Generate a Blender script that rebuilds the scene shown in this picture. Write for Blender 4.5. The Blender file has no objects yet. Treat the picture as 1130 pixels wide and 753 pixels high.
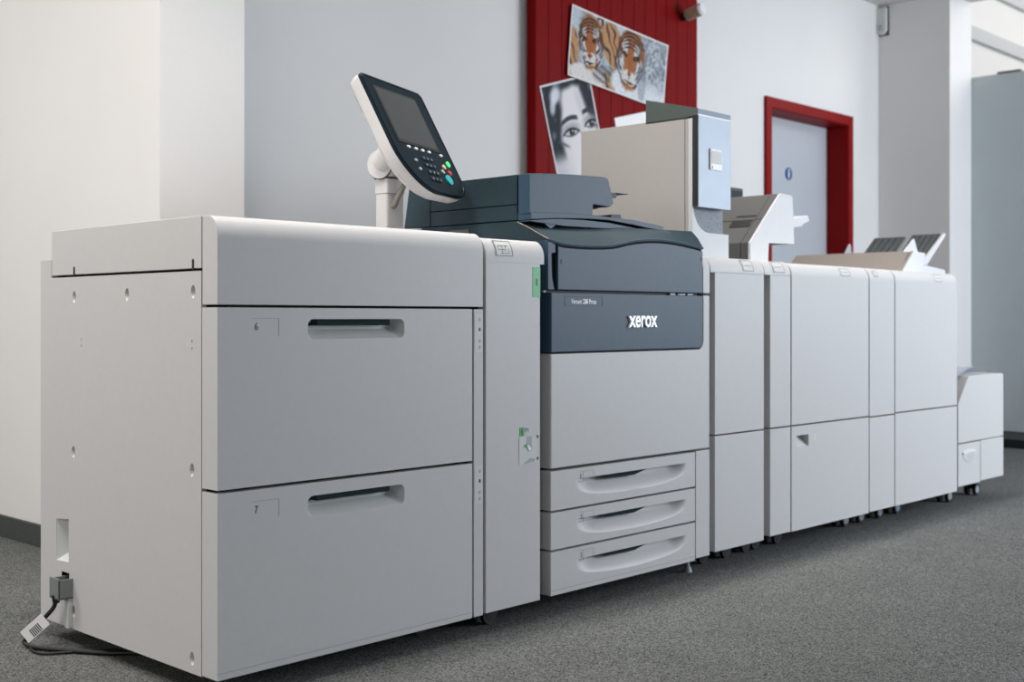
import bpy, bmesh, math, random
from mathutils import Vector, Matrix, noise
random.seed(7)
SC = bpy.context.scene
COL = SC.collection
PI = math.pi

# ------------------------------------------------------------------ materials
def lin(c):
    r = []
    for v in c:
        v /= 255.0
        r.append(v / 12.92 if v <= .04045 else ((v + .055) / 1.055) ** 2.4)
    return (r[0], r[1], r[2], 1.0)

def mat(name, rgb, rough=.5, metal=0, var=.03, scale=40, bump=0, bscale=300, spec=.5, coat=0, emit=0, alpha=1, trans=0):
    m = bpy.data.materials.new(name); m.use_nodes = True
    nt = m.node_tree; b = nt.nodes['Principled BSDF']
    b.inputs['Roughness'].default_value = rough
    b.inputs['Metallic'].default_value = metal
    b.inputs['Specular IOR Level'].default_value = spec
    b.inputs['Coat Weight'].default_value = coat
    b.inputs['Alpha'].default_value = alpha
    b.inputs['Transmission Weight'].default_value = trans
    c = lin(rgb)
    tc = nt.nodes.new('ShaderNodeTexCoord')
    n = nt.nodes.new('ShaderNodeTexNoise'); n.inputs['Scale'].default_value = scale; n.inputs['Detail'].default_value = 3
    nt.links.new(tc.outputs['Object'], n.inputs['Vector'])
    r = nt.nodes.new('ShaderNodeValToRGB')
    r.color_ramp.elements[0].position = .3; r.color_ramp.elements[1].position = .7
    r.color_ramp.elements[0].color = tuple(v * (1 - var) for v in c[:3]) + (1,)
    r.color_ramp.elements[1].color = tuple(min(1, v * (1 + var)) for v in c[:3]) + (1,)
    nt.links.new(n.outputs['Fac'], r.inputs['Fac'])
    nt.links.new(r.outputs['Color'], b.inputs['Base Color'])
    if emit:
        b.inputs['Emission Color'].default_value = c; b.inputs['Emission Strength'].default_value = emit
    if bump:
        n2 = nt.nodes.new('ShaderNodeTexNoise'); n2.inputs['Scale'].default_value = bscale; n2.inputs['Detail'].default_value = 2
        nt.links.new(tc.outputs['Object'], n2.inputs['Vector'])
        bp = nt.nodes.new('ShaderNodeBump'); bp.inputs['Strength'].default_value = bump; bp.inputs['Distance'].default_value = .002
        nt.links.new(n2.outputs['Fac'], bp.inputs['Height']); nt.links.new(bp.outputs['Normal'], b.inputs['Normal'])
    return m

def carpet_mat():
    m = bpy.data.materials.new('carpet'); m.use_nodes = True
    nt = m.node_tree; b = nt.nodes['Principled BSDF']; b.inputs['Roughness'].default_value = .95
    b.inputs['Specular IOR Level'].default_value = .1
    tc = nt.nodes.new('ShaderNodeTexCoord')
    def nz(s, d):
        n = nt.nodes.new('ShaderNodeTexNoise'); n.inputs['Scale'].default_value = s; n.inputs['Detail'].default_value = d
        n.inputs['Roughness'].default_value = .7
        nt.links.new(tc.outputs['Object'], n.inputs['Vector']); return n
    a = nz(240, 8); w = nz(5, 2)
    r = nt.nodes.new('ShaderNodeValToRGB')
    e = r.color_ramp.elements
    e[0].position = .38; e[0].color = lin((34, 37, 37)); e[1].position = .62; e[1].color = lin((142, 144, 142))
    nt.links.new(a.outputs['Fac'], r.inputs['Fac'])
    mx = nt.nodes.new('ShaderNodeMixRGB'); mx.blend_type = 'MULTIPLY'; mx.inputs[0].default_value = .25
    nt.links.new(r.outputs['Color'], mx.inputs[1]); nt.links.new(w.outputs['Fac'], mx.inputs[2])
    nt.links.new(mx.outputs[0], b.inputs['Base Color'])
    bp = nt.nodes.new('ShaderNodeBump'); bp.inputs['Strength'].default_value = .35; bp.inputs['Distance'].default_value = .002
    nt.links.new(a.outputs['Fac'], bp.inputs['Height']); nt.links.new(bp.outputs['Normal'], b.inputs['Normal'])
    return m

def perforated_mat():
    m = bpy.data.materials.new('perforated_metal'); m.use_nodes = True
    nt = m.node_tree; b = nt.nodes['Principled BSDF']; b.inputs['Roughness'].default_value = .6; b.inputs['Metallic'].default_value = .1
    tc = nt.nodes.new('ShaderNodeTexCoord')
    mp = nt.nodes.new('ShaderNodeMapping'); mp.inputs['Scale'].default_value = (150, 150, 150)
    v = nt.nodes.new('ShaderNodeTexVoronoi'); v.inputs['Scale'].default_value = 1; v.inputs['Randomness'].default_value = .25
    nt.links.new(tc.outputs['Object'], mp.inputs['Vector']); nt.links.new(mp.outputs['Vector'], v.inputs['Vector'])
    r = nt.nodes.new('ShaderNodeValToRGB'); e = r.color_ramp.elements
    e[0].position = .3; e[0].color = lin((44, 50, 56)); e[1].position = .46; e[1].color = lin((124, 132, 140))
    nt.links.new(v.outputs['Distance'], r.inputs['Fac']); nt.links.new(r.outputs['Color'], b.inputs['Base Color'])
    return m

def attr_mat(name, rough):
    m = bpy.data.materials.new(name); m.use_nodes = True
    nt = m.node_tree; b = nt.nodes['Principled BSDF']; b.inputs['Roughness'].default_value = rough; b.inputs['Specular IOR Level'].default_value = .15
    a = nt.nodes.new('ShaderNodeAttribute'); a.attribute_name = 'print'
    nt.links.new(a.outputs['Color'], b.inputs['Base Color'])
    return m

def glassy(name, rgb, t):
    m = bpy.data.materials.new(name); m.use_nodes = True
    nt = m.node_tree; b = nt.nodes['Principled BSDF']; b.inputs['Roughness'].default_value = .4; b.inputs['Specular IOR Level'].default_value = .25
    b.inputs['Base Color'].default_value = lin(rgb)
    tr = nt.nodes.new('ShaderNodeBsdfTransparent'); tr.inputs['Color'].default_value = (.92, .95, 1, 1)
    mx = nt.nodes.new('ShaderNodeMixShader'); mx.inputs[0].default_value = t
    nt.links.new(b.outputs[0], mx.inputs[1]); nt.links.new(tr.outputs[0], mx.inputs[2])
    nt.links.new(mx.outputs[0], nt.nodes['Material Output'].inputs['Surface'])
    return m

M = dict(
    wall=mat('wall_paint', (226, 225, 224), .85, var=.012, scale=3, bump=.15, bscale=120),
    ceiling=mat('ceiling_paint', (205, 205, 205), .9, var=.01, scale=2),
    carpet=carpet_mat(),
    base=mat('dark_skirting', (62, 68, 66), .8, var=.2, scale=200),
    white=mat('light_grey_plastic', (200, 199, 199), .48, var=.012, scale=60, bump=.08, bscale=900),
    body=mat('inner_grey', (96, 100, 98), .6),
    seam=mat('seam_black', (22, 27, 28), .6),
    black=mat('black_rubber', (14, 16, 18), .55),
    blue=mat('slate_blue_plastic', (55, 78, 98), .48, spec=.3, var=.04, scale=60, bump=.05, bscale=900),
    slate=mat('dark_slate_plastic', (42, 60, 68), .5, spec=.25, var=.04, scale=60, bump=.05, bscale=900),
    gloss=mat('dark_gloss_bezel', (14, 30, 38), .35, var=.05, spec=.12),
    screen=mat('unlit_screen', (66, 69, 69), .35, spec=.2, var=.02, scale=5),
    metal=mat('brushed_metal', (138, 147, 158), .5, .4, var=.03, scale=15),
    perf=perforated_mat(),
    beige=mat('beige_sheet_metal', (180, 176, 170), .5, var=.012, scale=60),
    matte=mat('matte_dark', (48, 58, 60), .95, spec=.03),
    panelwhite=mat('cool_white_panel', (214, 215, 217), .5, var=.01, scale=30),
    handle=mat('handle_grey', (206, 208, 206), .5, var=.01),
    pale=mat('label_white', (240, 240, 240), .4, var=.01),
    lgrey=mat('label_grey', (165, 170, 174), .5, var=.02),
    ink=mat('label_ink', (62, 68, 74), .5),
    faint=mat('faint_outline', (160, 163, 164), .5),
    lettering=mat('silver_lettering', (236, 238, 240), .35, .1),
    green=mat('green_sticker', (96, 190, 132), .5),
    green2=mat('green_tag', (40, 170, 90), .5),
    greyside=mat('mid_grey_plastic', (92, 92, 91), .6, spec=.2, var=.02, scale=60),
    greylid=mat('warm_grey_plastic', (152, 144, 137), .5, var=.02, scale=60),
    tray=mat('charcoal_tray', (84, 90, 92), .45, var=.1, scale=8),
    red=mat('red_paint', (122, 2, 5), .55, spec=.08, var=.06, scale=6, bump=.1, bscale=60),
    redframe=mat('red_door_frame', (132, 8, 10), .5, spec=.12, var=.05, scale=6),
    door=mat('door_grey', (186, 192, 199), .5, var=.012, scale=4),
    signblue=mat('sign_blue', (16, 66, 140), .4),
    stone=mat('beige_stone', (176, 160, 142), .5, var=.2, scale=30),
    partition=mat('partition_grey_green', (186, 196, 198), .6, var=.02, scale=5),
    fartrim=mat('far_trim', (208, 210, 211), .9),
    farwall=mat('far_white', (240, 239, 238), .9, var=.01, scale=2),
    clear=glassy('clear_plastic', (225, 228, 235), .45),
    smoke=glassy('smoked_panel', (128, 150, 170), .3),
    hood=mat('dark_green_hood', (72, 84, 78), .35, var=.05, scale=10),
    cable=mat('cable_grey', (130, 126, 118), .5),
    plug=mat('plug_grey', (122, 128, 124), .5),
    caster=mat('caster_cap', (150, 164, 178), .4),
    led_green=mat('led_green', (70, 220, 110), .4, emit=1.2),
    teal=mat('teal_button', (40, 180, 190), .35),
    amber=mat('amber_button', (215, 185, 150), .4),
    redbtn=mat('red_button', (190, 60, 55), .4),
    portrait=attr_mat('portrait_print', .5), tiger=attr_mat('tiger_print', .55),
)

# ------------------------------------------------------------------ mesh builder
class MB:
    def __init__(s): s.bm = bmesh.new(); s.mats = []
    def mi(s, m):
        if m is None: return 0
        if m not in s.mats: s.mats.append(m)
        return s.mats.index(m)
    def merge(s, t, bev=0, seg=2, m=None):
        bmesh.ops.recalc_face_normals(t, faces=t.faces)
        if bev:
            es = [e for e in t.edges if len(e.link_faces) == 2 and e.calc_face_angle(0) > .5]
            bmesh.ops.bevel(t, geom=es, offset=bev, segments=seg, affect='EDGES', profile=.5, clamp_overlap=True)
        k = s.mi(m)
        me = bpy.data.meshes.new('t')
        for f in t.faces: f.material_index = k
        t.to_mesh(me); t.free(); s.bm.from_mesh(me); bpy.data.meshes.remove(me)
        return s
    def box(s, x0, x1, y0, y1, z0, z1, bev=0, m=None, seg=2):
        return s.prism([(x0, z0), (x1, z0), (x1, z1), (x0, z1)], 'y', y0, y1, bev, m, seg)
    def prism(s, pts, axis, a0, a1, bev=0, m=None, seg=2):
        t = bmesh.new()
        f3 = {'x': lambda p, a: (a, p[0], p[1]), 'y': lambda p, a: (p[0], a, p[1]), 'z': lambda p, a: (p[0], p[1], a)}[axis]
        A = [t.verts.new(f3(p, a0)) for p in pts]; B = [t.verts.new(f3(p, a1)) for p in pts]
        n = len(pts)
        t.faces.new(A); t.faces.new(B[::-1])
        for i in range(n): t.faces.new((A[i], B[i], B[(i + 1) % n], A[(i + 1) % n]))
        return s.merge(t, bev, seg, m)
    def plate(s, outer, holes, axis, a0, a1, m=None):          # a sheet with holes cut through
        t = bmesh.new()
        f3 = {'x': lambda p, a: (a, p[0], p[1]), 'y': lambda p, a: (p[0], a, p[1])}[axis]
        for lp in [outer] + holes:
            vs = [t.verts.new(f3(p, a0)) for p in lp]
            for i in range(len(vs)): t.edges.new((vs[i], vs[(i + 1) % len(vs)]))
        bmesh.ops.triangle_fill(t, use_beauty=True, use_dissolve=False, edges=t.edges[:])
        r = bmesh.ops.extrude_face_region(t, geom=t.faces[:])
        d = Vector(f3((0, 0), a1)) - Vector(f3((0, 0), a0))
        bmesh.ops.translate(t, vec=d, verts=[v for v in r['geom'] if isinstance(v, bmesh.types.BMVert)])
        return s.merge(t, 0, 2, m)
    def loft(s, loops, closed=True, cap0=False, cap1=False, m=None):
        t = bmesh.new()
        L = [[t.verts.new(p) for p in lp] for lp in loops]
        n = len(loops[0])
        for a, b in zip(L[:-1], L[1:]):
            for i in range(n if closed else n - 1):
                j = (i + 1) % n
                t.faces.new((a[i], a[j], b[j], b[i]))
        if cap0: t.faces.new(L[0][::-1])
        if cap1: t.faces.new(L[-1])
        return s.merge(t, 0, 2, m)
    def cyl(s, p0, p1, r0, r1=None, n=24, bev=0, m=None):
        r1 = r0 if r1 is None else r1
        p0 = Vector(p0); p1 = Vector(p1); d = (p1 - p0).normalized()
        a = d.orthogonal().normalized(); b = d.cross(a)
        t = bmesh.new()
        A = [t.verts.new(p0 + (a * math.cos(k * 2 * PI / n) + b * math.sin(k * 2 * PI / n)) * r0) for k in range(n)]
        B = [t.verts.new(p1 + (a * math.cos(k * 2 * PI / n) + b * math.sin(k * 2 * PI / n)) * r1) for k in range(n)]
        t.faces.new(A[::-1]); t.faces.new(B)
        for i in range(n): t.faces.new((A[i], A[(i + 1) % n], B[(i + 1) % n], B[i]))
        if bev:
            es = [e for e in t.edges if e.calc_face_angle(0) > 1]
            bmesh.ops.bevel(t, geom=es, offset=bev, segments=3, affect='EDGES', profile=.5)
        return s.merge(t, 0, 2, m)
    def tube(s, pts, r, n=10, m=None):
        P = [Vector(p) for p in pts]
        Q = []
        for i in range(len(P) - 1):                              # Catmull-Rom
            p0 = P[max(i - 1, 0)]; p1 = P[i]; p2 = P[i + 1]; p3 = P[min(i + 2, len(P) - 1)]
            for k in range(6):
                u = k / 6
                Q.append(.5 * ((2 * p1) + (p2 - p0) * u + (2 * p0 - 5 * p1 + 4 * p2 - p3) * u * u + (3 * p1 - p0 - 3 * p2 + p3) * u ** 3))
        Q.append(P[-1])
        loops = []; up = None
        for i, q in enumerate(Q):
            d = (Q[min(i + 1, len(Q) - 1)] - Q[max(i - 1, 0)]).normalized()
            a = d.orthogonal().normalized() if up is None else (up - d * up.dot(d)).normalized()
            up = a; b = d.cross(a)
            loops.append([q + (a * math.cos(k * 2 * PI / n) + b * math.sin(k * 2 * PI / n)) * r for k in range(n)])
        return s.loft(loops, True, True, True, m)
    def build(s, name, m, parent=None, angle=35, frame=None, **props):
        me = bpy.data.meshes.new(name)
        off = OFF.get(parent.name, Vector()) if parent else Vector()
        own = off
        if frame is not None: s.bm.transform(frame)
        if parent is None:
            xs = [v.co for v in s.bm.verts]
            lo = [min(v[i] for v in xs) for i in range(3)]; hi = [max(v[i] for v in xs) for i in range(3)]
            own = Vector(((lo[0] + hi[0]) / 2, (lo[1] + hi[1]) / 2, lo[2]))
        s.bm.transform(Matrix.Translation(-own))
        for f in s.bm.faces: f.smooth = True
        s.bm.to_mesh(me); s.bm.free()
        me.set_sharp_from_angle(angle=math.radians(angle))
        if s.mats:
            for x in s.mats: me.materials.append(x)
        else: me.materials.append(m)
        o = bpy.data.objects.new(name, me); COL.objects.link(o)
        if parent: o.parent = parent
        else: o.location = own
        wn = o.modifiers.new('normals', 'WEIGHTED_NORMAL'); wn.keep_sharp = True
        OFF[o.name] = own
        for k, v in props.items(): o[k] = v
        return o

OFF = {}
def thing(name, loc, label, cat, group=None):
    o = bpy.data.objects.new(name, None); COL.objects.link(o)
    o.empty_display_size = .05
    o.location = loc; OFF[o.name] = Vector(loc); o['label'] = label; o['category'] = cat
    if group: o['group'] = group
    return o
def tag(o, label, cat, group=None):
    o['label'] = label; o['category'] = cat
    if group: o['group'] = group
    return o
def structure(o): o['kind'] = 'structure'; return o

def text(name, s, x0, x1, z0, z1, y, m, parent, depth=.0006, bold=0.0, face='y', frame=None):
    cu = bpy.data.curves.new('txt', 'FONT'); cu.body = s; cu.extrude = .01; cu.offset = bold; cu.resolution_u = 4
    t = bpy.data.objects.new('txt', cu); COL.objects.link(t)
    dg = bpy.context.evaluated_depsgraph_get(); dg.update()
    me = bpy.data.meshes.new_from_object(t.evaluated_get(dg))
    bpy.data.objects.remove(t); bpy.data.curves.remove(cu)
    c = [v.co.copy() for v in me.vertices]
    a0 = min(p.x for p in c); a1 = max(p.x for p in c); b0 = min(p.y for p in c); b1 = max(p.y for p in c)
    b = MB(); b.bm.from_mesh(me); bpy.data.meshes.remove(me)
    for v in b.bm.verts:
        p = v.co.copy()
        X = x0 + (p.x - a0) / (a1 - a0) * (x1 - x0); Z = z0 + (p.y - b0) / (b1 - b0) * (z1 - z0)
        Y = -depth * (p.z + .01) / .02
        v.co = (X, y + Y, Z)
    return b.build(name, m, parent, frame=frame)

def rrect(x0, x1, z0, z1, r, n=5):
    P = []
    for cx, cz, a in ((x1 - r, z1 - r, 0), (x0 + r, z1 - r, 90), (x0 + r, z0 + r, 180), (x1 - r, z0 + r, 270)):
        for k in range(n + 1):
            t = math.radians(a + 90 * k / n); P.append((cx + r * math.cos(t), cz + r * math.sin(t)))
    return P

RY, RZ = .035, .045
def capprof(z0, z1, yb, n=9, ry=RY, rz=RZ):                     # front cover with a rounded top edge, (y, z)
    P = [(0, z0)]
    for k in range(n + 1):
        t = PI / 2 * k / n
        P.append((ry * (1 - math.cos(t)), z1 - rz + rz * math.sin(t)))
    P += [(yb, z1), (yb, z0)]
    return P
def patch(b, x0, x1, z0, z1, top, m, off=.0007):                # thin sheet following a rounded cover
    loops = []
    for k in range(9):
        z = z0 + (z1 - z0) * k / 8
        if z <= top - RZ: y = 0
        else: y = RY * (1 - math.sqrt(max(0, 1 - ((z - top + RZ) / RZ) ** 2)))
        loops.append([(x0, y - off, z + off), (x1, y - off, z + off)])
    t = MB()
    b.loft(loops, False, m=m)
def plate_label(parent, x0, x1, z0, z1, top, lines=()):
    b = MB()
    patch(b, x0, x1, z0, z1, top, M['handle'], .0006)
    w = .0016
    for a in ((x0, x1, z0, z0 + w), (x0, x1, z1 - w * .7, z1), (x0, x0 + w, z0, z1), (x1 - w, x1, z0, z1)):
        patch(b, *a, top, M['ink'], .0011)
    for a in lines: patch(b, *a, top, M['ink'], .0011)
    return b.build('instruction_plate', None, parent)

def caster(parent, x, y, ztop, dark=False):
    b = MB()
    b.box(x - .012, x + .012, y - .012, y + .016, .03, ztop, .003)
    b.prism([(x - .03, .028), (x + .012, .028), (x + .02, .05), (x + .016, .06), (x - .016, .06)], 'y', y - .01, y + .012, .003)
    f = b.build('caster', M['black'], parent)
    for s in (-1, 1):
        w = MB()
        w.cyl((x - .008, y + s * .013, .025), (x - .008, y + s * .026, .025), .025, n=28, bev=.003, m=M['black'])
        w.cyl((x - .008, y + s * .0255, .025), (x - .008, y + s * .0275, .025), .017, .014, n=24, m=M['black'] if dark else M['caster'])
        w.build('wheel', None, f)
    return f

# ================================================================== SETTING
CEIL = 2.835
structure(MB().box(-6, 12, -6, 6, -.06, 0).build('floor', M['carpet']))
structure(MB().box(-6, 6.41, -6, 4.5, CEIL, CEIL + .12).build('ceiling', M['ceiling']))
b = MB()
b.box(.83, 4.739, 1.65, 1.9, 0, CEIL); b.box(5.645, 6.41, 1.65, 1.9, 0, CEIL); b.box(4.739, 5.645, 1.65, 1.9, 2.0, CEIL)
structure(b.build('wall_back', M['wall']))
structure(MB().box(.53, .83, 1.14, 4.5, 0, CEIL, .004).build('wall_left', M['wall']))
structure(MB().box(6.081, 6.41, 1.17, 1.65, 0, CEIL, .004).build('wall_right', M['wall']))
structure(MB().box(.515, .53, 1.125, 4.5, 0, .075, .003).build('baseboard_left', M['base']))
structure(MB().box(.83, 4.68, 1.635, 1.65, 0, .075, .003).build('baseboard_back', M['base']))
structure(MB().box(-6, .53, 4.4, 4.5, 0, CEIL).build('wall_alcove', M['wall']))
# bright neighbouring space seen above the partition
structure(MB().box(6.41, 12, 1.65, 1.8, 0, 4.4).build('wall_far', M['farwall']))
structure(MB().box(6.41, 12, 1.61, 1.65, 2.845, 2.945, .004).build('trim_1', M['fartrim']))
structure(MB().box(6.41, 12, 1.61, 1.65, 3.24, 3.36, .004).build('trim_2', M['fartrim']))
structure(MB().box(6.41, 12, -6, 1.8, 4.4, 4.5).build('ceiling_far', M['farwall']))
structure(MB().box(11.9, 12, -6, 1.65, 0, 4.4).build('wall_end', M['farwall']))

# door
d = bpy.data.objects.new('door_1', None); COL.objects.link(d); d.location = (5.19, 1.65, 0); OFF[d.name] = Vector(d.location); structure(d)
b = MB()
b.prism([(4.681, 0), (4.741, 0), (4.741, 2.0), (5.643, 2.0), (5.643, 0), (5.703, 0), (5.703, 2.06), (4.681, 2.06)], 'y', 1.632, 1.651, .002)
b.prism([(4.735, 0), (4.745, 0), (4.745, 1.996), (5.639, 1.996), (5.639, 0), (5.649, 0), (5.649, 2.004), (4.735, 2.004)], 'y', 1.645, 1.80)
b.build('door_frame', M['redframe'], d)
MB().box(4.747, 5.637, 1.784, 1.825, .006, 1.994, .002).build('door_leaf', M['door'], d)
b = MB(); b.cyl((4.82, 1.784, 1.05), (4.82, 1.735, 1.05), .01); b.cyl((4.82, 1.737, 1.05), (4.95, 1.737, 1.05), .0095, bev=.003); b.cyl((4.82, 1.784, 1.05), (4.82, 1.778, 1.05), .026)
b.build('door_handle', M['metal'], d)
# blue pictogram on the door
sg = thing('door_sign', (5.172, 1.783, 1.628), 'small round blue sign with a white figure on the grey door', 'sign')
MB().cyl((5.172, 1.7835, 1.664), (5.172, 1.7805, 1.664), .038, n=32).build('disc', M['signblue'], sg)
b = MB(); b.cyl((5.172, 1.7806, 1.685), (5.172, 1.7796, 1.685), .008, n=16)
b.prism([(5.163, 1.672), (5.166, 1.675), (5.178, 1.675), (5.181, 1.672), (5.180, 1.654), (5.178, 1.652), (5.177, 1.634), (5.167, 1.634), (5.166, 1.652), (5.163, 1.654)], 'y', 1.7796, 1.7806)
b.build('pictogram', M['pale'], sg)

# motion detector in the corner
pr = thing('motion_detector', (6.06, 1.622, 2.636), 'small white motion detector high in the corner under the ceiling', 'motion detector')
P = [(1.585, 2.815), (1.66, 2.815)] + [(1.6225 + .0375 * math.cos(a), 2.675 - .038 * math.sin(a)) for a in [k * PI / 10 for k in range(11)]]
MB().prism(P, 'x', 6.079, 6.045, .008).build('housing', M['handle'], pr)
MB().prism([(1.604, 2.70), (1.641, 2.70), (1.636, 2.665), (1.609, 2.665)], 'x', 6.047, 6.040, .003).build('lens', M['lgrey'], pr)
MB().box(6.0795, 6.0805, 1.578, 1.668, 2.632, 2.824).build('back_plate', M['base'], pr)

# grey-green partition
pt = thing('partition_wall', (6.6, .2, 0), 'tall grey green partition panel with rounded top at the right edge', 'partition')
MB().prism([(6.412, .06), (6.8, .06), (6.8, 2.36)] + [(6.492 - .08 * math.sin(a), 2.28 + .08 * math.cos(a)) for a in [k * PI / 16 for k in range(9)]], 'y', -3.0, 1.30).build('panel', M['partition'], pt)
MB().box(5.97, 6.8, -3.0, 1.14, 0, .055, .004).build('plinth', M['black'], pt)
MB().box(6.47, 6.50, .88, 1.03, 2.36, 2.372, .002).build('clip', M['body'], pt)

# ================================================================== red plank panel and posters
YB = 1.58
pp = thing('plank_panel', (3.294, 1.61, 0), 'tall red painted panel of vertical planks on the back wall', 'wall panel')
b = MB(); n = 14; x0, x1 = 2.666, 3.922
for k in range(n):
    a = x0 + (x1 - x0) * k / n; e = x0 + (x1 - x0) * (k + 1) / n
    b.box(a + .0015, e - .0015, YB, YB + .02, 0, 2.80, .0012)
b.build('planks', M['red'], pp)
MB().box(x0 + .002, x1 - .002, YB + .017, 1.634, 0, 2.80).build('backing', M['red'], pp)

kn = thing('wall_knob', (3.79, 1.52, 2.31), 'stubby beige cylinder sticking out of the red plank panel', 'knob')
MB().cyl((3.79, 1.55, 2.345), (3.79, 1.465, 2.362), .030, .034, 24, .006).build('barrel', M['stone'], kn)
MB().cyl((3.79, 1.581, 2.338), (3.79, 1.548, 2.345), .020, .024, 20).build('mount', M['black'], kn)
MB().cyl((3.79, 1.465, 2.362), (3.79, 1.453, 2.3645), .033, .026, 24, .004).build('cap', M['pale'], kn)

def sstep(a, b_, x):
    t = max(0, min(1, (x - a) / (b_ - a))); return t * t * (3 - 2 * t)
def mix(a, b_, t): return tuple(p + (q - p) * t for p, q in zip(a, b_))
def nz(x, y, s, sd=0): return noise.noise(Vector((x * s, y * s, sd)))
def ell(u, v, cu, cv, ru, rv, rot=0, soft=.12):
    du, dv = u - cu, v - cv; c, s = math.cos(rot), math.sin(rot)
    a = (du * c + dv * s) / ru; b_ = (-du * s + dv * c) / rv
    return 1 - sstep(1 - soft, 1 + soft, math.sqrt(a * a + b_ * b_))

def tiger_head(u, v, c, cu, cv, r, rot, turn):
    # u, v in panel heights; a head of radius r at cu, cv
    du, dv = (u - cu) / r, (v - cv) / r
    co, si = math.cos(rot), math.sin(rot)
    x = (du * co + dv * si) * 1.22; y = -du * si + dv * co
    w = nz(u, v, 14, 3) * .10; xw = x + w; yw = y + nz(u, v, 12, 8) * .08
    ora, dk, wh = (158, 104, 62), (34, 30, 34), (206, 208, 212)
    for ex in ((.78,) if turn else ()):                                            # ears
        c = mix(c, (150, 104, 70), ell(x, y, ex, .92, .27, .30)); c = mix(c, dk, ell(x, y, ex * 1.02, .97, .20, .22)); c = mix(c, (190, 185, 180), ell(x, y, ex * .95, .88, .11, .14))
    head = ell(xw, yw, 0, 0, .98, 1.12, 0, .10)
    h = mix(ora, (140, 84, 46), sstep(-.2, .9, nz(u, v, 9, 5) + .3 * y))
    h = mix(h, wh, ell(xw, yw, -.66, -.42, .24, .55)); h = mix(h, wh, ell(xw, yw, .66, -.42, .24, .55))   # cheek ruffs
    h = mix(h, wh, .9 * ell(xw, yw, -.40, .36, .22, .26)); h = mix(h, wh, .9 * ell(xw, yw, .40, .36, .22, .26))
    m = turn * .12
    h = mix(h, (158, 92, 50), ell(xw, yw, m, -.02, .24, .72))        # bridge of the nose
    h = mix(h, (210, 206, 202), ell(xw, yw, m - .2, -.68, .30, .26)); h = mix(h, (210, 206, 202), ell(xw, yw, m + .2, -.68, .30, .26))
    h = mix(h, (150, 84, 64), ell(xw, yw, m, -.52, .17, .10)); h = mix(h, dk, ell(xw, yw, m, -.62, .03, .12)); h = mix(h, dk, ell(xw, yw, m, -.84, .34, .045))
    for k in range(5):                                                # brow stripes
        yy = .42 + k * .13; rr = abs(y - (yy - .5 * x * x)) / .035
        h = mix(h, dk, (1 - sstep(.6, 1.3, rr)) * sstep(.62, .30, abs(x) - .05 * k) * (1 if abs(x) > .05 or k > 2 else .3))
    R = math.hypot(xw, yw / 1.1); A = math.atan2(yw, abs(xw))
    for rr, a0, a1 in ((.92, -1.3, .9), (.78, -1.0, .75), (.63, -.75, .5)):    # cheek stripes
        if a0 < A < a1: h = mix(h, dk, (1 - sstep(.03, .065, abs(R - rr + .05 * math.sin(6 * A)))) * (.9 if nz(u, v, 7, 2) > -.25 else .2))
    for ex in (-.38, .38):
        h = mix(h, dk, ell(xw, yw, ex + m * .5, .12, .17, .085, .35 * (1 if ex > 0 else -1))); h = mix(h, (84, 72, 50), ell(xw, yw, ex + m * .5, .12, .06, .04))
    return mix(c, h, head)
def paint_tiger(u, v):                                                # u 0..2.2, v 0..1
    n1 = nz(u, v, 5, 1); n2 = nz(u, v, 16, 4); n3 = nz(u, v, 30, 9)
    c = mix((186, 194, 204), (150, 160, 170), sstep(-.3, .4, n1 + .4 * n2))
    c = mix(c, (120, 126, 132), sstep(1.55, 1.8, u) * sstep(-.1, .3, n2 + n3 * .6) * sstep(.2, .45, v))
    c = mix(c, (214, 218, 224), sstep(.4, .1, v) * sstep(.9, 1.3, u))
    def fur(c, cu, cv, ru, rv, rot, sd):
        st = math.sin((u * 1.0 + v * .5) * 42 + 5 * n1 + sd); f = mix((184, 138, 96), (60, 50, 46), sstep(.45, .8, st))
        return mix(c, f, ell(u, v, cu, cv, ru, rv, rot))
    c = fur(c, .95, .66, .24, .34, .5, 0); c = fur(c, .06, .3, .14, .4, 0, 2); c = fur(c, .98, .05, .34, .22, .1, 1)
    c = mix(c, (216, 212, 208), ell(u, v, .42, .1, .4, .15)); c = mix(c, (86, 84, 84), .8 * ell(u, v, .78, .2, .26, .13, .3) * (.6 + .4 * math.sin(60 * v + 20 * u)))
    c = tiger_head(u, v, c, .46, .58, .35, .12, -1)
    c = mix(c, (216, 219, 224), ell(u, v, 1.36, .17, .42, .22)); c = tiger_head(u, v, c, 1.37, .57, .41, -.05, 0)
    c = mix(c, (120, 132, 146), .5 * ell(u, v, 1.66, .3, .1, .3))
    g = 1 + .12 * n3
    return tuple(max(0, min(255, q * g)) for q in c)
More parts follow.
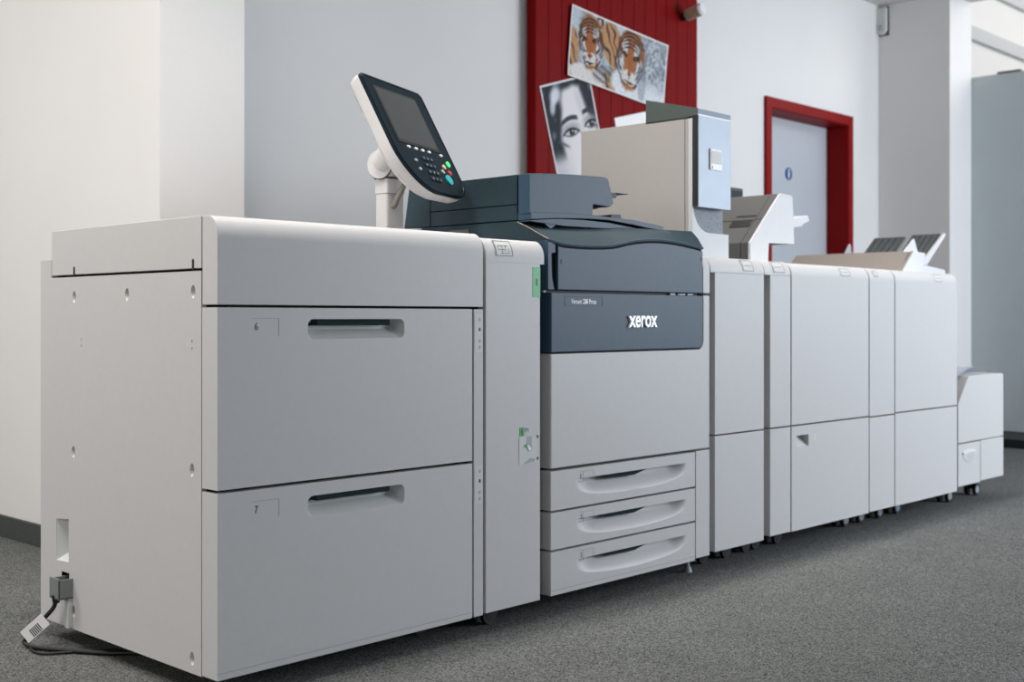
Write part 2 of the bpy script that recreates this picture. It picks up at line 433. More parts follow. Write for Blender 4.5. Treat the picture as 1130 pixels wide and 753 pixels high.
def paint_face(u, v):                                                 # u 0..1, v 0..1.42 (0 at the bottom)
    skin = mix((226, 222, 224), (196, 194, 200), sstep(.1, .5, abs(u - .56)) )
    c = skin
    # hair: sweeps down from the top, both sides
    edge = .24 + .34 * max(0, v - .78) ** 1.2 + .04 * nz(u, v, 5, 2)
    hair = mix((28, 34, 44), (112, 126, 142), sstep(.15, .6, nz(u, v, 6, 6) + .25 * math.sin(26 * u - 9 * v)))
    lefth = sstep(edge + .05, edge - .05, u) * sstep(.38, .62, v)
    top = sstep(0, .10, v - (1.16 + .22 * u - .5 * max(0, u - .62)))
    right = sstep(-.04, .07, u - (.80 + .55 * max(0, 1.0 - v) - .25 * max(0, v - 1.02))) * sstep(.45, .6, v)
    c = mix(c, hair, max(lefth, top, right))
    c = mix(c, (226, 232, 240), .9 * ell(u, v, .26, 1.27, .12, .09, .7, .5)); c = mix(c, (222, 228, 238), .8 * ell(u, v, .17, 1.13, .05, .10, -.3, .5))
    c = mix(c, (200, 196, 202), .6 * ell(u, v, .70, 1.1, .05, .18, .2, .6))
    dk = (26, 28, 34)
    for cu, cv, s, w in ((.44, .76, 1, .155), (.86, .80, -1, .13)):
        # brow
        x = (u - cu) / w; br = cv + .155 + .03 * (1 - x * x) + s * .015 * x
        c = mix(c, (50, 52, 60), (1 - sstep(.018, .040, abs(v - br))) * sstep(1.25, .9, abs(x)))
        c = mix(c, (150, 150, 158), .7 * ell(u, v, cu, cv + .05, w * 1.1, .075, 0, .5))
        c = mix(c, (205, 205, 210), ell(u, v, cu, cv, w * .9, .045))
        c = mix(c, (60, 62, 70), ell(u, v, cu + .01, cv + .003, .055, .052)); c = mix(c, (12, 12, 16), ell(u, v, cu + .01, cv + .003, .026, .028)); c = mix(c, (240, 240, 244), ell(u, v, cu + .025, cv + .02, .010, .012))
        lid = cv + .048 * (1 - x * x)
        c = mix(c, dk, (1 - sstep(.008, .024, abs(v - lid))) * sstep(1.3, .95, abs(x))); c = mix(c, (90, 92, 100), .8 * (1 - sstep(.006, .02, abs(v - (cv - .042 * (1 - x * x))))) * sstep(1.1, .8, abs(x)))
    c = mix(c, (90, 92, 100), .8 * ell(u, v, .26, .64, .10, .022, -.5, .6))
    c = mix(c, (176, 176, 184), .5 * ell(u, v, .68, .55, .05, .2, .1, .7)); c = mix(c, (70, 66, 70), ell(u, v, .62, .40, .06, .018, 0, .5)); c = mix(c, (70, 66, 70), ell(u, v, .76, .42, .05, .018, 0, .5))
    c = mix(c, (120, 108, 112), ell(u, v, .68, .22, .16, .05, 0, .3)); c = mix(c, (60, 54, 60), ell(u, v, .68, .225, .16, .010, 0, .5))
    return c

def poster(name, label, cat, cx, cz, w, h, rot, y, fn, m, nu, nv, border, curl):
    me = bpy.data.meshes.new(name); V = []; C = []; F = []
    for j in range(nv + 1):
        for i in range(nu + 1):
            u, v = i / nu, j / nv
            a, e = (u - .5) * w, (v - .5) * h
            yy = -.004 - curl * ((2 * u - 1) ** 4 + (2 * v - 1) ** 4) - curl * .4 * math.sin(5 * u + 3 * v)
            V.append((a, yy, e))
            bd = border / w < u < 1 - border / w and border / h < v < 1 - border / h
            C.append(lin(fn(u, v)) if bd else lin((232, 232, 232)))
    n0 = len(V)
    for a in V[:n0]: V.append((a[0], a[1] + .0012, a[2]))
    C += [lin((232, 232, 232))] * n0
    W = nu + 1
    for j in range(nv):
        for i in range(nu):
            k = j * W + i
            F.append((k, k + 1, k + W + 1, k + W)); F.append((n0 + k, n0 + k + W, n0 + k + W + 1, n0 + k + 1))
    rim = [i for i in range(W)] + [j * W + nu for j in range(1, nv + 1)] + [nv * W + i for i in range(nu - 1, -1, -1)] + [j * W for j in range(nv - 1, 0, -1)]
    for a, e in zip(rim, rim[1:] + rim[:1]): F.append((a, n0 + a, n0 + e, e))
    me.from_pydata(V, [], F); me.update()
    at = me.color_attributes.new('print', 'FLOAT_COLOR', 'POINT')
    for k, c in enumerate(C): at.data[k].color = c
    for p in me.polygons: p.use_smooth = True
    me.materials.append(m)
    o = bpy.data.objects.new(name, me); COL.objects.link(o)
    o.location = (cx, y, cz); o.rotation_euler = (0, -rot, 0)
    return tag(o, label, cat)
poster('tiger_poster', 'wide colour poster of two tigers on the red planks', 'poster', 3.258, 2.037, .747, .337, math.radians(-5.6), YB - .0035,
       lambda u, v: paint_tiger(u * 2.217, v), M['tiger'], 230, 110, .009, .004)
ang = math.radians(17)
def loc_on(cx, cz, a, e): return cx + a * math.cos(ang) - e * math.sin(ang), cz + a * math.sin(ang) + e * math.cos(ang)
pcx, pcz = loc_on(2.689, 1.831, .182, -.26)
poster('portrait_poster', 'black and white portrait poster of a face below the tiger poster', 'poster', pcx, pcz, .364, .52, ang, YB + .0025,
       lambda u, v: paint_face(u, v * 1.428), M['portrait'], 110, 150, .008, .0012)
b = MB(); b.box(-.17, .17, -.0015, 0, -.14, .14)
o = b.build('paper_sheet', M['pale']); o.rotation_euler = (0, -math.radians(14), 0); o.location = (3.46, YB - .003, 1.66 - .14)
tag(o, 'blank white paper sheet pinned to the red planks behind the tower', 'paper')

# ================================================================== LARGE PAPER FEEDER
G = .003
fd = thing('paper_feeder', (.378, .39, 0), 'big pale grey paper feeder cabinet with two deep drawers, nearest the left wall', 'paper feeder')
MB().prism([(.045, .055), (.775, .055), (.775, .915), (.72, .915), (.72, .98), (.045, .98)], 'x', .05, .752).build('body', M['seam'], fd)
MB().prism(capprof(.8095, .992, .0565), 'x', 0, .757, .0015).build('top_cover', M['white'], fd)
MB().prism([(.06, .885), (.727, .885), (.727, .993), (.06, .993)], 'x', 0, .74, .0015).build('upper_side_panel', M['white'], fd)
hole = [(.7025, .197), (.639, .200), (.639, .303), (.7025, .297)]
hole2 = [(.675, .118), (.636, .118), (.636, .174), (.675, .174)]
def circ(y, z, ry=.0085, rz=.014): return [(y + ry * math.cos(k * PI / 8), z + rz * math.sin(k * PI / 8)) for k in range(16)]
scr = [(.611, .832), (.363, .835), (.091, .837), (.615, .465), (.095, .467), (.615, .087), (.095, .076)]
slots = [(.611, .892), (.091, .893)]
outer = [(.06, .045), (.785, .045), (.785, .923), (.729, .923), (.729, .8795), (.06, .8795)]
sp = MB(); sp.plate(outer, [hole, hole2] + [circ(*c) for c in scr] + [[(y - .0018, z - .003), (y + .0018, z - .003), (y + .0018, z + .003), (y - .0018, z + .003)] for y, z in ((.575, .732), (.575, .717), (.095, .734), (.095, .719))], 'x', 0, .012)
sidep = sp.build('side_panel', M['white'], fd)
MB().box(.0125, .752, .729, .785, .045, .923).build('rear_cover', M['white'], fd)
for c in scr:                                                        # dimples holding the cover screws
    b = MB(); L0 = [(.0005, p[0], p[1]) for p in circ(*c)]; L1 = [(.012, p[0], p[1]) for p in circ(c[0] + .001, c[1] + .002, .004, .007)]
    b.loft([L0, L1], True, False, True, M['handle']); b.cyl((.0115, c[0] + .001, c[1] + .002), (.008, c[0] + .001, c[1] + .002), .0035, n=10, m=M['body'])
    b.build('cover_screw', None, sidep)
for y, z in slots:
    MB().prism(rrect(y - .004, y + .004, z - .012, z + .012, .0035, 3), 'x', -.0006, .002).build('vent_slot', M['seam'], fd)
b = MB()                                                              # recessed inlet
inn = [(.656, .238), (.641, .240), (.641, .278), (.656, .276)]
b.loft([[(.001, *p) for p in hole], [(.045, *p) for p in inn]], True, False, True, M['handle'])
b.box(.018, .0445, .650, .660, .246, .270, m=M['seam'])
b.build('inlet_recess', None, sidep)
b = MB(); b.loft([[(.001, *p) for p in hole2], [(.030, *p) for p in hole2]], True, False, True, M['body']); b.build('outlet_recess', None, sidep)

def big_drawer(name, z0, z1, hz0, hz1, num, nz0, trim):
    b = MB(); hx0, hx1 = .2245, .500
    hl = rrect(hx0, hx1, hz0, hz1, .014)
    b.plate([(0, z0), (.719, z0), (.719, z1), (0, z1)], [hl], 'y', 0, .022)
    b.box(0, .012, .022, .057, z0, z1); b.box(.7, .719, .02, .03, z0, z1)
    dr = b.build(name, M['white'], fd)
    back = [(p[0], z) for p, z in zip(rrect(hx0 + .006, hx1 - .022, hz0, hz1, .010), [min(q[1] + (.022 if q[1] < (hz0 + hz1) / 2 else 0), hz1) for q in hl])]
    b = MB(); mid = [(p[0] * .5 + q[0] * .5, p[1] * .6 + q[1] * .4) for p, q in zip(hl, back)]
    b.loft([[(p[0], .0005, p[1]) for p in hl], [(p[0], .012, p[1]) for p in mid], [(p[0], .030, p[1]) for p in back]], True, False, True)
    h = b.build('recessed_handle', M['handle'], dr, angle=50)
    MB().box(hx0 + .030, hx1 - .040, .006, .036, hz1 - .013, hz1 + .006).build('grip_slot', M['matte'], h)
    b = MB(); w = .0012
    for x0, x1, a, c in ((.082, .150, nz0 + .036, nz0 + .036 + w), (.150 - w, .150, nz0, nz0 + .036)): b.box(x0, x1, -.0004, .001, a, c)
    b.build('number_plate', M['faint'], dr)
    text('drawer_number', num, .089, .097, nz0 + .012, nz0 + .0275, -.0002, M['ink'], dr, .0005)
    if trim: MB().box(.0, .719, -.0005, .004, z0 + .013, z0 + .0142).build('trim_line', M['faint'], dr)
    return dr
big_drawer('upper_drawer', .433, .804, .736, .780, '6', .745, False)
big_drawer('lower_drawer', .048, .426, .352, .398, '7', .365, True)
b = MB(); b.box(.7255, .757, 0, .025, .048, .804, .001); cs = b.build('indicator_column', M['white'], fd)
for z in (.700, .327):
    b = MB(); b.box(.728, .754, -.0006, .001, z - .002, z + .092, m=M['handle'])
    for k, (dz, mm) in enumerate(((.074, 'lgrey'), (.050, 'ink'), (.022, 'lgrey'), (.006, 'lgrey'))): b.box(.7415, .7475, -.0012, 0, z + dz, z + dz + .008, m=M[mm])
    b.build('indicator_label', None, cs)
caster(fd, .10, .32, .06); caster(fd, .66, .14, .06)

# power cable and plug
pc = thing('power_cable', (-.03, .66, 0), 'black power cable with a white tag hanging at the feeder side', 'cable')
b = MB()
b.box(-.036, .011, .616, .664, .118, .122, .001); b.box(-.036, -.032, .616, .664, .118, .168, .0015); b.box(-.036, .011, .616, .620, .118, .165, .0015); b.box(-.036, .011, .660, .664, .118, .165, .0015)
b.box(-.028, .011, .624, .656, .118, .156, .003)
b.build('plug_bracket', M['plug'], pc)
b = MB(); b.box(-.012, .0, .618, .636, .047, .12, .002); b.build('cable_clip', M['handle'], pc)
b = MB(); b.tube([(-.028, .643, .124), (-.032, .648, .098), (-.045, .662, .075), (-.066, .685, .04), (-.080, .700, .014), (-.072, .67, .0065), (-.05, .62, .0065), (.02, .50, .0065), (.10, .42, .0065)], .0052)
b.tube([(-.074, .685, .0045), (-.085, .64, .0045), (-.075, .60, .0045), (-.02, .565, .0045), (.06, .51, .0045)], .0032)
b.cyl((-.028, .643, .126), (-.029, .644, .108), .011, .008)
b.build('cord', M['black'], pc)
b = MB()
zd = Vector((.040, -.048, .055)).normalized(); yd = Vector((.80, .60, .0)); yd = (yd - zd * yd.dot(zd)).normalized(); xd_ = yd.cross(zd)
fr = Matrix(((xd_.x, yd.x, zd.x, -.062), (xd_.y, yd.y, zd.y, .678), (xd_.z, yd.z, zd.z, .050), (0, 0, 0, 1)))
b.box(-.015, .018, -.0075, -.006, -.034, .034, .0, m=M['pale'])
for k in range(6): b.box(-.004, .016, -.0082, -.0074, -.014 + k * .005, -.0115 + k * .005, m=M['ink'])
b.build('cable_tag', None, pc, frame=fr)

# ================================================================== NARROW INTERFACE MODULE
im = thing('interface_module', (.87, .36, 0), 'narrow pale cabinet with green number sticker left of the dark press', 'printer module')
MB().box(.772, .962, .03, .70, .055, .965).build('body', M['seam'], im)
MB().prism(capprof(.921, .983, .40), 'x', .7665, .982, .0015).build('top_cover', M['white'], im)
MB().box(.7665, .966, 0, .03, .050, .922, .0015).build('front_door', M['white'], im)
MB().box(.7665, .966, .40, .70, .05, .983).build('rear_cover', M['white'], im)
plate_label(im, .802, .862, .937, .976, .983, [(.812, .850, .963, .9642), (.812, .836, .953, .9542), (.820, .850, .943, .9442), (.812, .8132, .953, .964), (.826, .8272, .943, .964), (.838, .8392, .948, .964), (.849, .8502, .943, .958)])
st = MB().box(.937, .9655, -.0009, .001, .836, .914).build('number_sticker', M['green'], im, label='green sticker with the number 1')
text('sticker_number', '1', .949, .955, .866, .884, -.0008, M['ink'], st, .0004)
lv = MB()
lv.box(.886, .953, -.0012, .001, .408, .478, m=M['handle'])
lv.prism([(.914, .478), (.932, .478), (.932, .440), (.914, .458)], 'y', -.0018, 0, m=M['lgrey']); lv.prism([(.902, .409), (.944, .412), (.944, .420), (.926, .422)], 'y', -.0018, 0, m=M['lgrey'])
lv.prism([(.914, .456), (.922, .455), (.929, .446), (.926, .440), (.918, .444)], 'y', -.0035, 0, m=M['pale'])
lv.prism([(.903, .456), (.911, .460), (.914, .454), (.908, .450)], 'y', -.0022, 0, m=M['green2'])
for z in (.474, .418): lv.box(.949, .960, -.0016, 0, z, z + .0025, m=M['ink']); lv.box(.953, .956, -.0016, 0, z - .004, z + .006, m=M['ink'])
lv.build('lever_label', None, im)
gt = MB().box(.888, .905, -.0009, .001, .480, .503).build('lever_tag', M['green2'], im)
text('tag_number', '1', .894, .899, .484, .498, -.0008, M['ink'], gt, .0004)
text('lever_letters', 'P1', .909, .921, .489, .500, .0003, M['ink'], im, .0008)
caster(im, .85, .085, .06, True)

# ================================================================== CONTROL PANEL on its post
cp = thing('control_panel', (.84, .45, .983), 'tilted touch screen control panel on a beige post', 'control panel')
b = MB()
b.prism(rrect(.808, .872, .425, .475, .008), 'z', .983, 1.125, 0, M['white']); b.prism(rrect(.806, .874, .423, .477, .008), 'z', 1.126, 1.166, 0, M['white'])
b.prism([(.850, 1.128), (.890, 1.148), (.890, 1.170), (.850, 1.170)], 'y', .432, .47, .004, M['white'])
b.build('post', None, cp)
MB().box(.806, .874, .424, .476, 1.1665, 1.169).build('post_joint', M['seam'], cp)
b = MB()
b.prism([(.425, 1.170), (.477, 1.170), (.477, 1.215)] + [(.451 + .027 * math.cos(a), 1.215 + .027 * math.sin(a)) for a in [k * PI / 8 for k in range(1, 8)]] + [(.425, 1.215)], 'x', .800, .826, .004)
b.prism([(.425, 1.170), (.477, 1.170), (.477, 1.20), (.425, 1.20)], 'x', .826, .874, .003)
b.build('hinge', M['white'], cp)
W_ = Vector((.9445, .3283, -.0128)); U_ = Vector((-.1432, .4466, .8832)); N_ = Vector((.2957, -.8324, .4688))
FR = Matrix(((W_.x, -N_.x, U_.x, .778), (W_.y, -N_.y, U_.y, .308), (W_.z, -N_.z, U_.z, 1.310), (0, 0, 0, 1)))   # local x = width, z = height, -y = facing
def outline(g, du=0, dv=0):
    x0, x1, z0, z1 = -.150 - g, .170 + g, -.228 - g, .118 + g
    P = []
    for cx, cz, r, a in ((x1 - .018, z1 - .018, .018, 0), (x0 + .014, z1 - .014, .014, 90)):
        for k in range(6): t = math.radians(a + 18 * k); P.append((cx + r * math.cos(t), cz + r * math.sin(t)))
    rl = .10
    for k in range(13): t = math.radians(180 + 90 * k / 12); P.append((x0 + rl * 1.35 + rl * 1.35 * math.cos(t), z0 + .012 + rl * 1.25 + (rl * 1.25 + .012 * k / 12) * math.sin(t)))
    rr = .055
    for k in range(9): t = math.radians(270 + 90 * k / 8); P.append((x1 - rr * 1.3 + rr * 1.3 * math.cos(t), z0 + rr + rr * math.sin(t)))
    return [(p[0] + du, p[1] + dv) for p in P]
def inset(P, f):
    cx = sum(p[0] for p in P) / len(P); cz = sum(p[1] for p in P) / len(P)
    return [(cx + (p[0] - cx) * f, cz + (p[1] - cz) * f) for p in P]
O = outline(0)
b = MB(); b.loft([[(p[0], y, p[1]) for p in inset(O, f)] for f, y in ((.985, .006), (1.0, .010), (1.0, .024), (.97, .040), (.86, .052))], True, True, True)
housing = b.build('housing', M['white'], cp, frame=FR)
b = MB(); b.loft([[(p[0], y, p[1]) for p in inset(O, f)] for f, y in ((1.0, .0095), (1.0, .002), (.985, -.001), (.962, -.001), (.955, .0005))], True, True, True)
bezel = b.build('bezel', M['gloss'], cp, frame=FR, label='dark blue bezel')
MB().box(-.112, .112, -.0012, .001, -.086, .086).build('screen_frame', M['seam'], bezel, frame=FR)
MB().box(-.105, .105, -.002, 0, -.079, .079).build('screen', M['screen'], bezel, frame=FR)
def btn(u, v, ru, rv, m, name='button', sq=False):
    b = MB(); P = rrect(u - ru, u + ru, v - rv, v + rv, min(ru, rv) * (.3 if sq else .98), 4)
    b.prism(P, 'y', .001, -.003, .0006); return b.build(name, m, bezel, frame=FR)
for u in (-.069, -.031, .005, .041, .108): btn(u, -.096, .007, .0035, M['lettering'])
for u, v in ((-.064, -.136), (-.063, -.162)): btn(u, v, .006, .004, M['lgrey'])
btn(.128, -.121, .0075, .0085, M['led_green']); btn(.092, -.135, .0075, .0075, M['amber']); btn(.071, -.152, .0065, .0065, M['lgrey']); btn(.112, -.151, .0085, .0075, M['redbtn']); btn(.087, -.176, .0155, .0155, M['teal'], 'start_button')
for r in range(4):
    for k in range(3): btn(-.012 + k * .021 - r * .001, -.122 - r * .021, .0068, .0055, M['slate'], 'key', True)
b = MB()
for r in range(4):
    for k in range(3): b.box(-.014 + k * .021, -.0105 + k * .021, -.0034, -.0028, -.1235 - r * .021, -.1205 - r * .021)
b.build('key_marks', M['lgrey'], bezel, frame=FR)
MB().cyl((.798, .442, 1.205), (.80, .4425, 1.205), .0425, n=32).build('joint_gap', M['seam'], cp)
b = MB(); b.cyl((.793, .44, 1.205), (.875, .46, 1.205), .040, n=32, bev=.004)
b.cyl((.80, .44, 1.205), (.80, .385, 1.245), .030, .036, n=24); b.cyl((.85, .445, 1.205), (.83, .39, 1.245), .030, .036, n=24)
b.build('tilt_joint', M['white'], cp)
b = MB(); b.tube([(.850, .412, 1.176), (.856, .404, 1.160), (.846, .404, 1.138), (.832, .408, 1.112), (.828, .413, 1.096), (.828, .420, 1.090), (.832, .424, 1.10)], .0075)
b.build('cable', M['cable'], cp)

# ================================================================== PRESS (main unit)
ps = thing('printing_press', (1.37, .36, 0), 'main printing press unit with slate blue upper front and three paper trays', 'printer')
b = MB(); b.box(.985, 1.728, .052, .70, .06, .96)
b.build('body', M['seam'], ps)
MB().prism([(1.008, .386), (1.733, .386), (1.733, .851), (1.699, .851), (1.699, .712), (1.693, .697), (1.680, .688), (1.008, .688)], 'y', 0, .05, .0035, seg=3).build('front_door', M['white'], ps)
MB().prism(capprof(.858, .974, .40), 'x', 1.699, 1.733, .001).build('side_cap', M['white'], ps)
dp = MB().prism([(1.008, .692), (1.672, .692)] + [(1.672 + .023 * math.sin(a), .715 - .023 * math.cos(a)) for a in [k * PI / 12 for k in range(1, 6)]] + [(1.695, .715), (1.695, .849), (1.008, .849)], 'y', -.002, .05, .002).build('nameplate_panel', M['blue'], ps, label='slate blue panel with the maker lettering')
text('logo_lettering', 'xerox', 1.328, 1.459, .7555, .7890, -.002, M['lettering'], dp, .006, .022)
b = MB(); w = .0012
for x0, x1, a, c in ((1.060, 1.217, .840 - w, .840), (1.060, 1.217, .814, .814 + w), (1.060, 1.060 + w, .814, .840), (1.217 - w, 1.217, .814, .840)): b.box(x0, x1, -.0026, -.001, a, c)
b.build('model_plate', M['slate'], dp)
text('model_lettering', 'Versant 280 Press', 1.087, 1.190, .8205, .8335, -.002, M['lettering'], dp, .0006, -.012)

def wave(x, P):
    for (a, za), (c, zc) in zip(P, P[1:]):
        if a <= x <= c: return za + (zc - za) * (x - a) / (c - a)
    return P[0][1] if x < P[0][0] else P[-1][1]
LIP = [(1.0, .989), (1.025, .985), (1.051, .981), (1.106, .9795), (1.163, .980), (1.232, .983), (1.28, .988), (1.32, .9965), (1.361, 1.0035), (1.424, 1.0095), (1.489, 1.0115), (1.556, 1.009), (1.624, 1.003), (1.695, .995)]
xs = [1.0 + .695 * k / 60 for k in range(61)]
def smooth_wave(x): return sum(wave(x + d_, LIP) for d_ in (-.02, -.01, 0, .01, .02)) / 5
b = MB()
xd = [1.034 + .660 * k / 60 for k in range(61)]
b.prism([(1.034, .857), (1.694, .857)] + [(x, smooth_wave(x) - .0118) for x in xd[::-1]], 'y', -.002, .045, .002)
g = MB(); g.loft([[(x, .003, smooth_wave(x) - .016) for x in xd], [(x, .003, smooth_wave(x) - .0062) for x in xd], [(x, .018, smooth_wave(x) - .0075) for x in xd]], False)
g.build('door_top_gap', M['matte'], ps)
ud = b.build('upper_door', M['blue'], ps, label='slate blue upper door with a wavy top edge')
MB().box(1.045, 1.050, -.003, .0, .925, .938).build('door_catch', M['gloss'], ud)
MB().box(1.683, 1.688, -.003, .0, .955, .965).build('door_catch', M['gloss'], ud)
b = MB()
b.prism([(.997, .857), (1.022, .857), (1.014, .885), (1.0105, .92), (1.010, .952), (1.026, .954), (1.026, .975), (1.0, .986), (.997, .986)], 'y', 0, .05, .001)
b.build('door_surround', M['blue'], ps)
for x0, x1 in ((1.545, 1.57), (1.585, 1.62), (1.632, 1.66), (.992, .998)): MB().box(x0, x1, .010, .02, .8505, .8545).build('latch', M['caster'], ps)
MB().box(1.0, 1.694, .02, .05, .846, .862).box(1.0, 1.045, .010, .052, .857, .972).build('door_gap', M['seam'], ps)
def tray(zb, zt, num, trim):
    x0, x1 = 1.008, 1.656; hx0, hx1 = 1.106, 1.612
    ht = zb + (zt - zb) * .72; hb = ht - .052                         # top and lowest point of the hand hollow
    NX, NZ = 130, 56
    t = MB(); V = []
    xg = [x0 + (x1 - x0) * i / NX for i in range(NX + 1)]
    zg = [zb + (zt - zb) * j / NZ for j in range(NZ + 1)]
    zg = sorted(zg + [ht - .0004, ht + .0004])
    def dep(x, z):
        if not (hx0 < x < hx1) or z > ht: return 0
        s = (x - hx0) / (hx1 - hx0); low = ht - (ht - hb) * (math.sin(PI * s) ** .24)
        if z <= low: return 0
        k = (z - low) / max(.004, ht - low)
        return .030 * sstep(-.1, .85, k) * sstep(0, .17, s) * sstep(0, .12, 1 - s)
    loops = [[(x, dep(x, z), z) for x in xg] for z in zg]
    t.loft(loops, False)
    for f in t.bm.faces: pass
    t.box(x0, x1, .033, .05, zb, zt)
    rim = MB()
    # side returns from the front skin to the back block
    t.loft([[(x0, 0, zb), (x1, 0, zb), (x1, 0, zt), (x0, 0, zt)], [(x0, .034, zb), (x1, .034, zb), (x1, .034, zt), (x0, .034, zt)]], True)
    o = t.build('paper_tray', M['white'], ps, angle=40)
    MB().prism([(hx0 + .10, ht - .001), (hx0 + .335, ht - .001), (hx0 + .27, ht - .014), (hx0 + .14, ht - .012)], 'y', .012, .032).build('grip_slot', M['matte'], o)
    b = MB(); w = .001; nx0, nx1, n0, n1 = 1.122, 1.182, zt - .036, zt - .010
    for q in ((nx0, nx1, n0, n0 + w), (nx0, nx1, n1 - w, n1), (nx1 - w, nx1, n0, n1), (nx0 + .016, nx0 + .016 + w, n0, n1)): b.box(q[0], q[1], -.0005, .001, q[2], q[3])
    b.build('number_plate', M['faint'], o)
    text('tray_number', num, nx0 + .005, nx0 + (.0075 if num == '1' else .0105), n0 + .007, n1 - .006, -.0001, M['ink'], o, .0005)
    if trim: MB().box(x0, x1, -.0005, .004, zb + .012, zb + .0132).build('trim_line', M['faint'], o)
tray(.276, .379, '1', False); tray(.173, .270, '2', False); tray(.053, .167, '3', True)
MB().box(1.661, 1.733, 0, .05, .058, .381, .002).build('side_column', M['white'], ps)
b = MB(); b.cyl((1.715, .07, .06), (1.715, .07, .014), .007); b.cyl((1.715, .07, .0), (1.715, .07, .016), .015, .010, bev=.003)
b.build('levelling_foot', M['lgrey'], ps)
caster(ps, 1.12, .20, .065)

# ================================================================== SCANNER on the press
sc = thing('document_scanner', (1.35, .35, .975), 'dark slate scanner with document feeder sitting on the press', 'scanner')
def ytop(x): return .113 - (.113 - .039) * ((x - 1.0) / .695)
def ztop(x): return 1.039 + .008 * (x - 1.0) / .695
b = MB()
front = [(x, -.002, smooth_wave(x)) for x in xs]; slope1 = [(x, ytop(x) * .45, smooth_wave(x) * .42 + ztop(x) * .58) for x in xs]; slope = [(x, ytop(x), ztop(x)) for x in xs]
topb = [(x + .045 * (x - 1) / .695, .57, ztop(x)) for x in xs]
bot = [(x + .045 * (x - 1) / .695, .57, .976) for x in xs]; botf = [(x, .02, smooth_wave(x) - .007) for x in xs]; lipb = [(x, -.002, smooth_wave(x) - .006) for x in xs]
b.loft([lipb, front, slope1, slope, topb, bot, botf, lipb], False)
for s in (0, -1): b.bm.verts.ensure_lookup_table()
t = bmesh.new(); q = [(front, 0), (slope1, 0), (slope, 0), (topb, 0), (bot, 0), (botf, 0), (lipb, 0)]
t.faces.new([t.verts.new(p[0][0]) for p in q]); t.faces.new([t.verts.new(p[0][-1]) for p in q][::-1]); b.merge(t)
base = b.build('scanner_base', M['slate'], sc, angle=30)
b = MB(); b.loft([[(x, -.0035, smooth_wave(x) - .0045) for x in xs], [(x, -.0045, smooth_wave(x) - .001) for x in xs], [(x, -.002, smooth_wave(x) + .0008) for x in xs]], False)
b.build('front_lip', M['blue'], base)
b = MB(); b.tube([(.9995, .113, 1.0395), (.9995, .07, 1.022), (.9995, .035, 1.005), (.9995, .0, .989)], .0012, 6); b.build('edge_trim', M['stone'], base)
b = MB(); b.prism([(1.056, 1.0395), (1.115, 1.0395), (1.085, 1.024)], 'y', .070, .078); b.build('slope_insert', M['blue'], base)
b = MB(); b.box(.9985, 1.001, .30, .38, 1.003, 1.03); b.build('side_latch', M['body'], base)
# feeder housing
xz = [(1.0, 1.060), (1.262, 1.070), (1.265, 1.101), (1.338, 1.099), (1.356, 1.110), (1.334, 1.174), (1.328, 1.181), (1.315, 1.183), (1.207, 1.180), (1.082, 1.173), (1.0, 1.167)]
MB().prism(xz, 'y', .070, .111, .003).build('feeder_front_cover', M['blue'], sc)
b = MB()
body = [(1.006, 1.045)] + [(1.262, 1.060), (1.265, 1.098), (1.334, 1.096), (1.350, 1.108), (1.330, 1.172), (1.310, 1.179), (1.006, 1.164)]
b.prism(body, 'y', .111, .56, .003, M['seam'])
b.box(.9995, 1.012, .115, .456, 1.0875, 1.167, .002, M['slate']); b.box(.9995, 1.012, .115, .456, 1.045, 1.085, .002, M['slate'])
b.prism([(.459, 1.045), (.572, 1.045), (.550, 1.162), (.459, 1.164)], 'x', .9995, 1.012, .002, M['slate'])
b.prism([(1.0, 1.166), (1.082, 1.172), (1.207, 1.179), (1.315, 1.182), (1.315, 1.175), (1.0, 1.160)], 'y', .113, .55, .001, M['slate'])
b.build('feeder_housing', None, sc)
b = MB(); b.prism([(1.003, 1.0445), (1.100, 1.0530), (1.221, 1.0592), (1.326, 1.0612), (1.451, 1.0535), (1.50, 1.049), (1.588, 1.0445), (1.588, 1.0575), (1.451, 1.068), (1.350, 1.070), (1.262, 1.0715), (1.112, 1.069), (1.003, 1.0630)], 'y', .066, .50, .0015)
b.build('output_tray', M['blue'], sc)
b = MB(); b.prism([(1.003, 1.0395), (1.138, 1.034), (1.262, 1.036), (1.451, 1.039), (1.54, 1.040), (1.451, 1.0455), (1.326, 1.0540), (1.221, 1.0555), (1.100, 1.0520), (1.003, 1.0425)], 'y', .068, .50, .001)
b.build('platen_lid', M['blue'], sc)
b = MB(); b.prism([(1.346, 1.066), (1.350, 1.077), (1.363, 1.080), (1.394, 1.082), (1.400, 1.066)], 'y', .075, .20, .002); b.build('paper_stop', M['slate'], sc)
b = MB(); b.prism([(1.33, 1.142), (1.388, 1.145), (1.388, 1.130), (1.362, 1.126), (1.352, 1.116), (1.33, 1.118)], 'y', .085, .30, .002); b.box(1.385, 1.44, .085, .30, 1.1435, 1.1452); b.build('input_tray', M['slate'], sc)

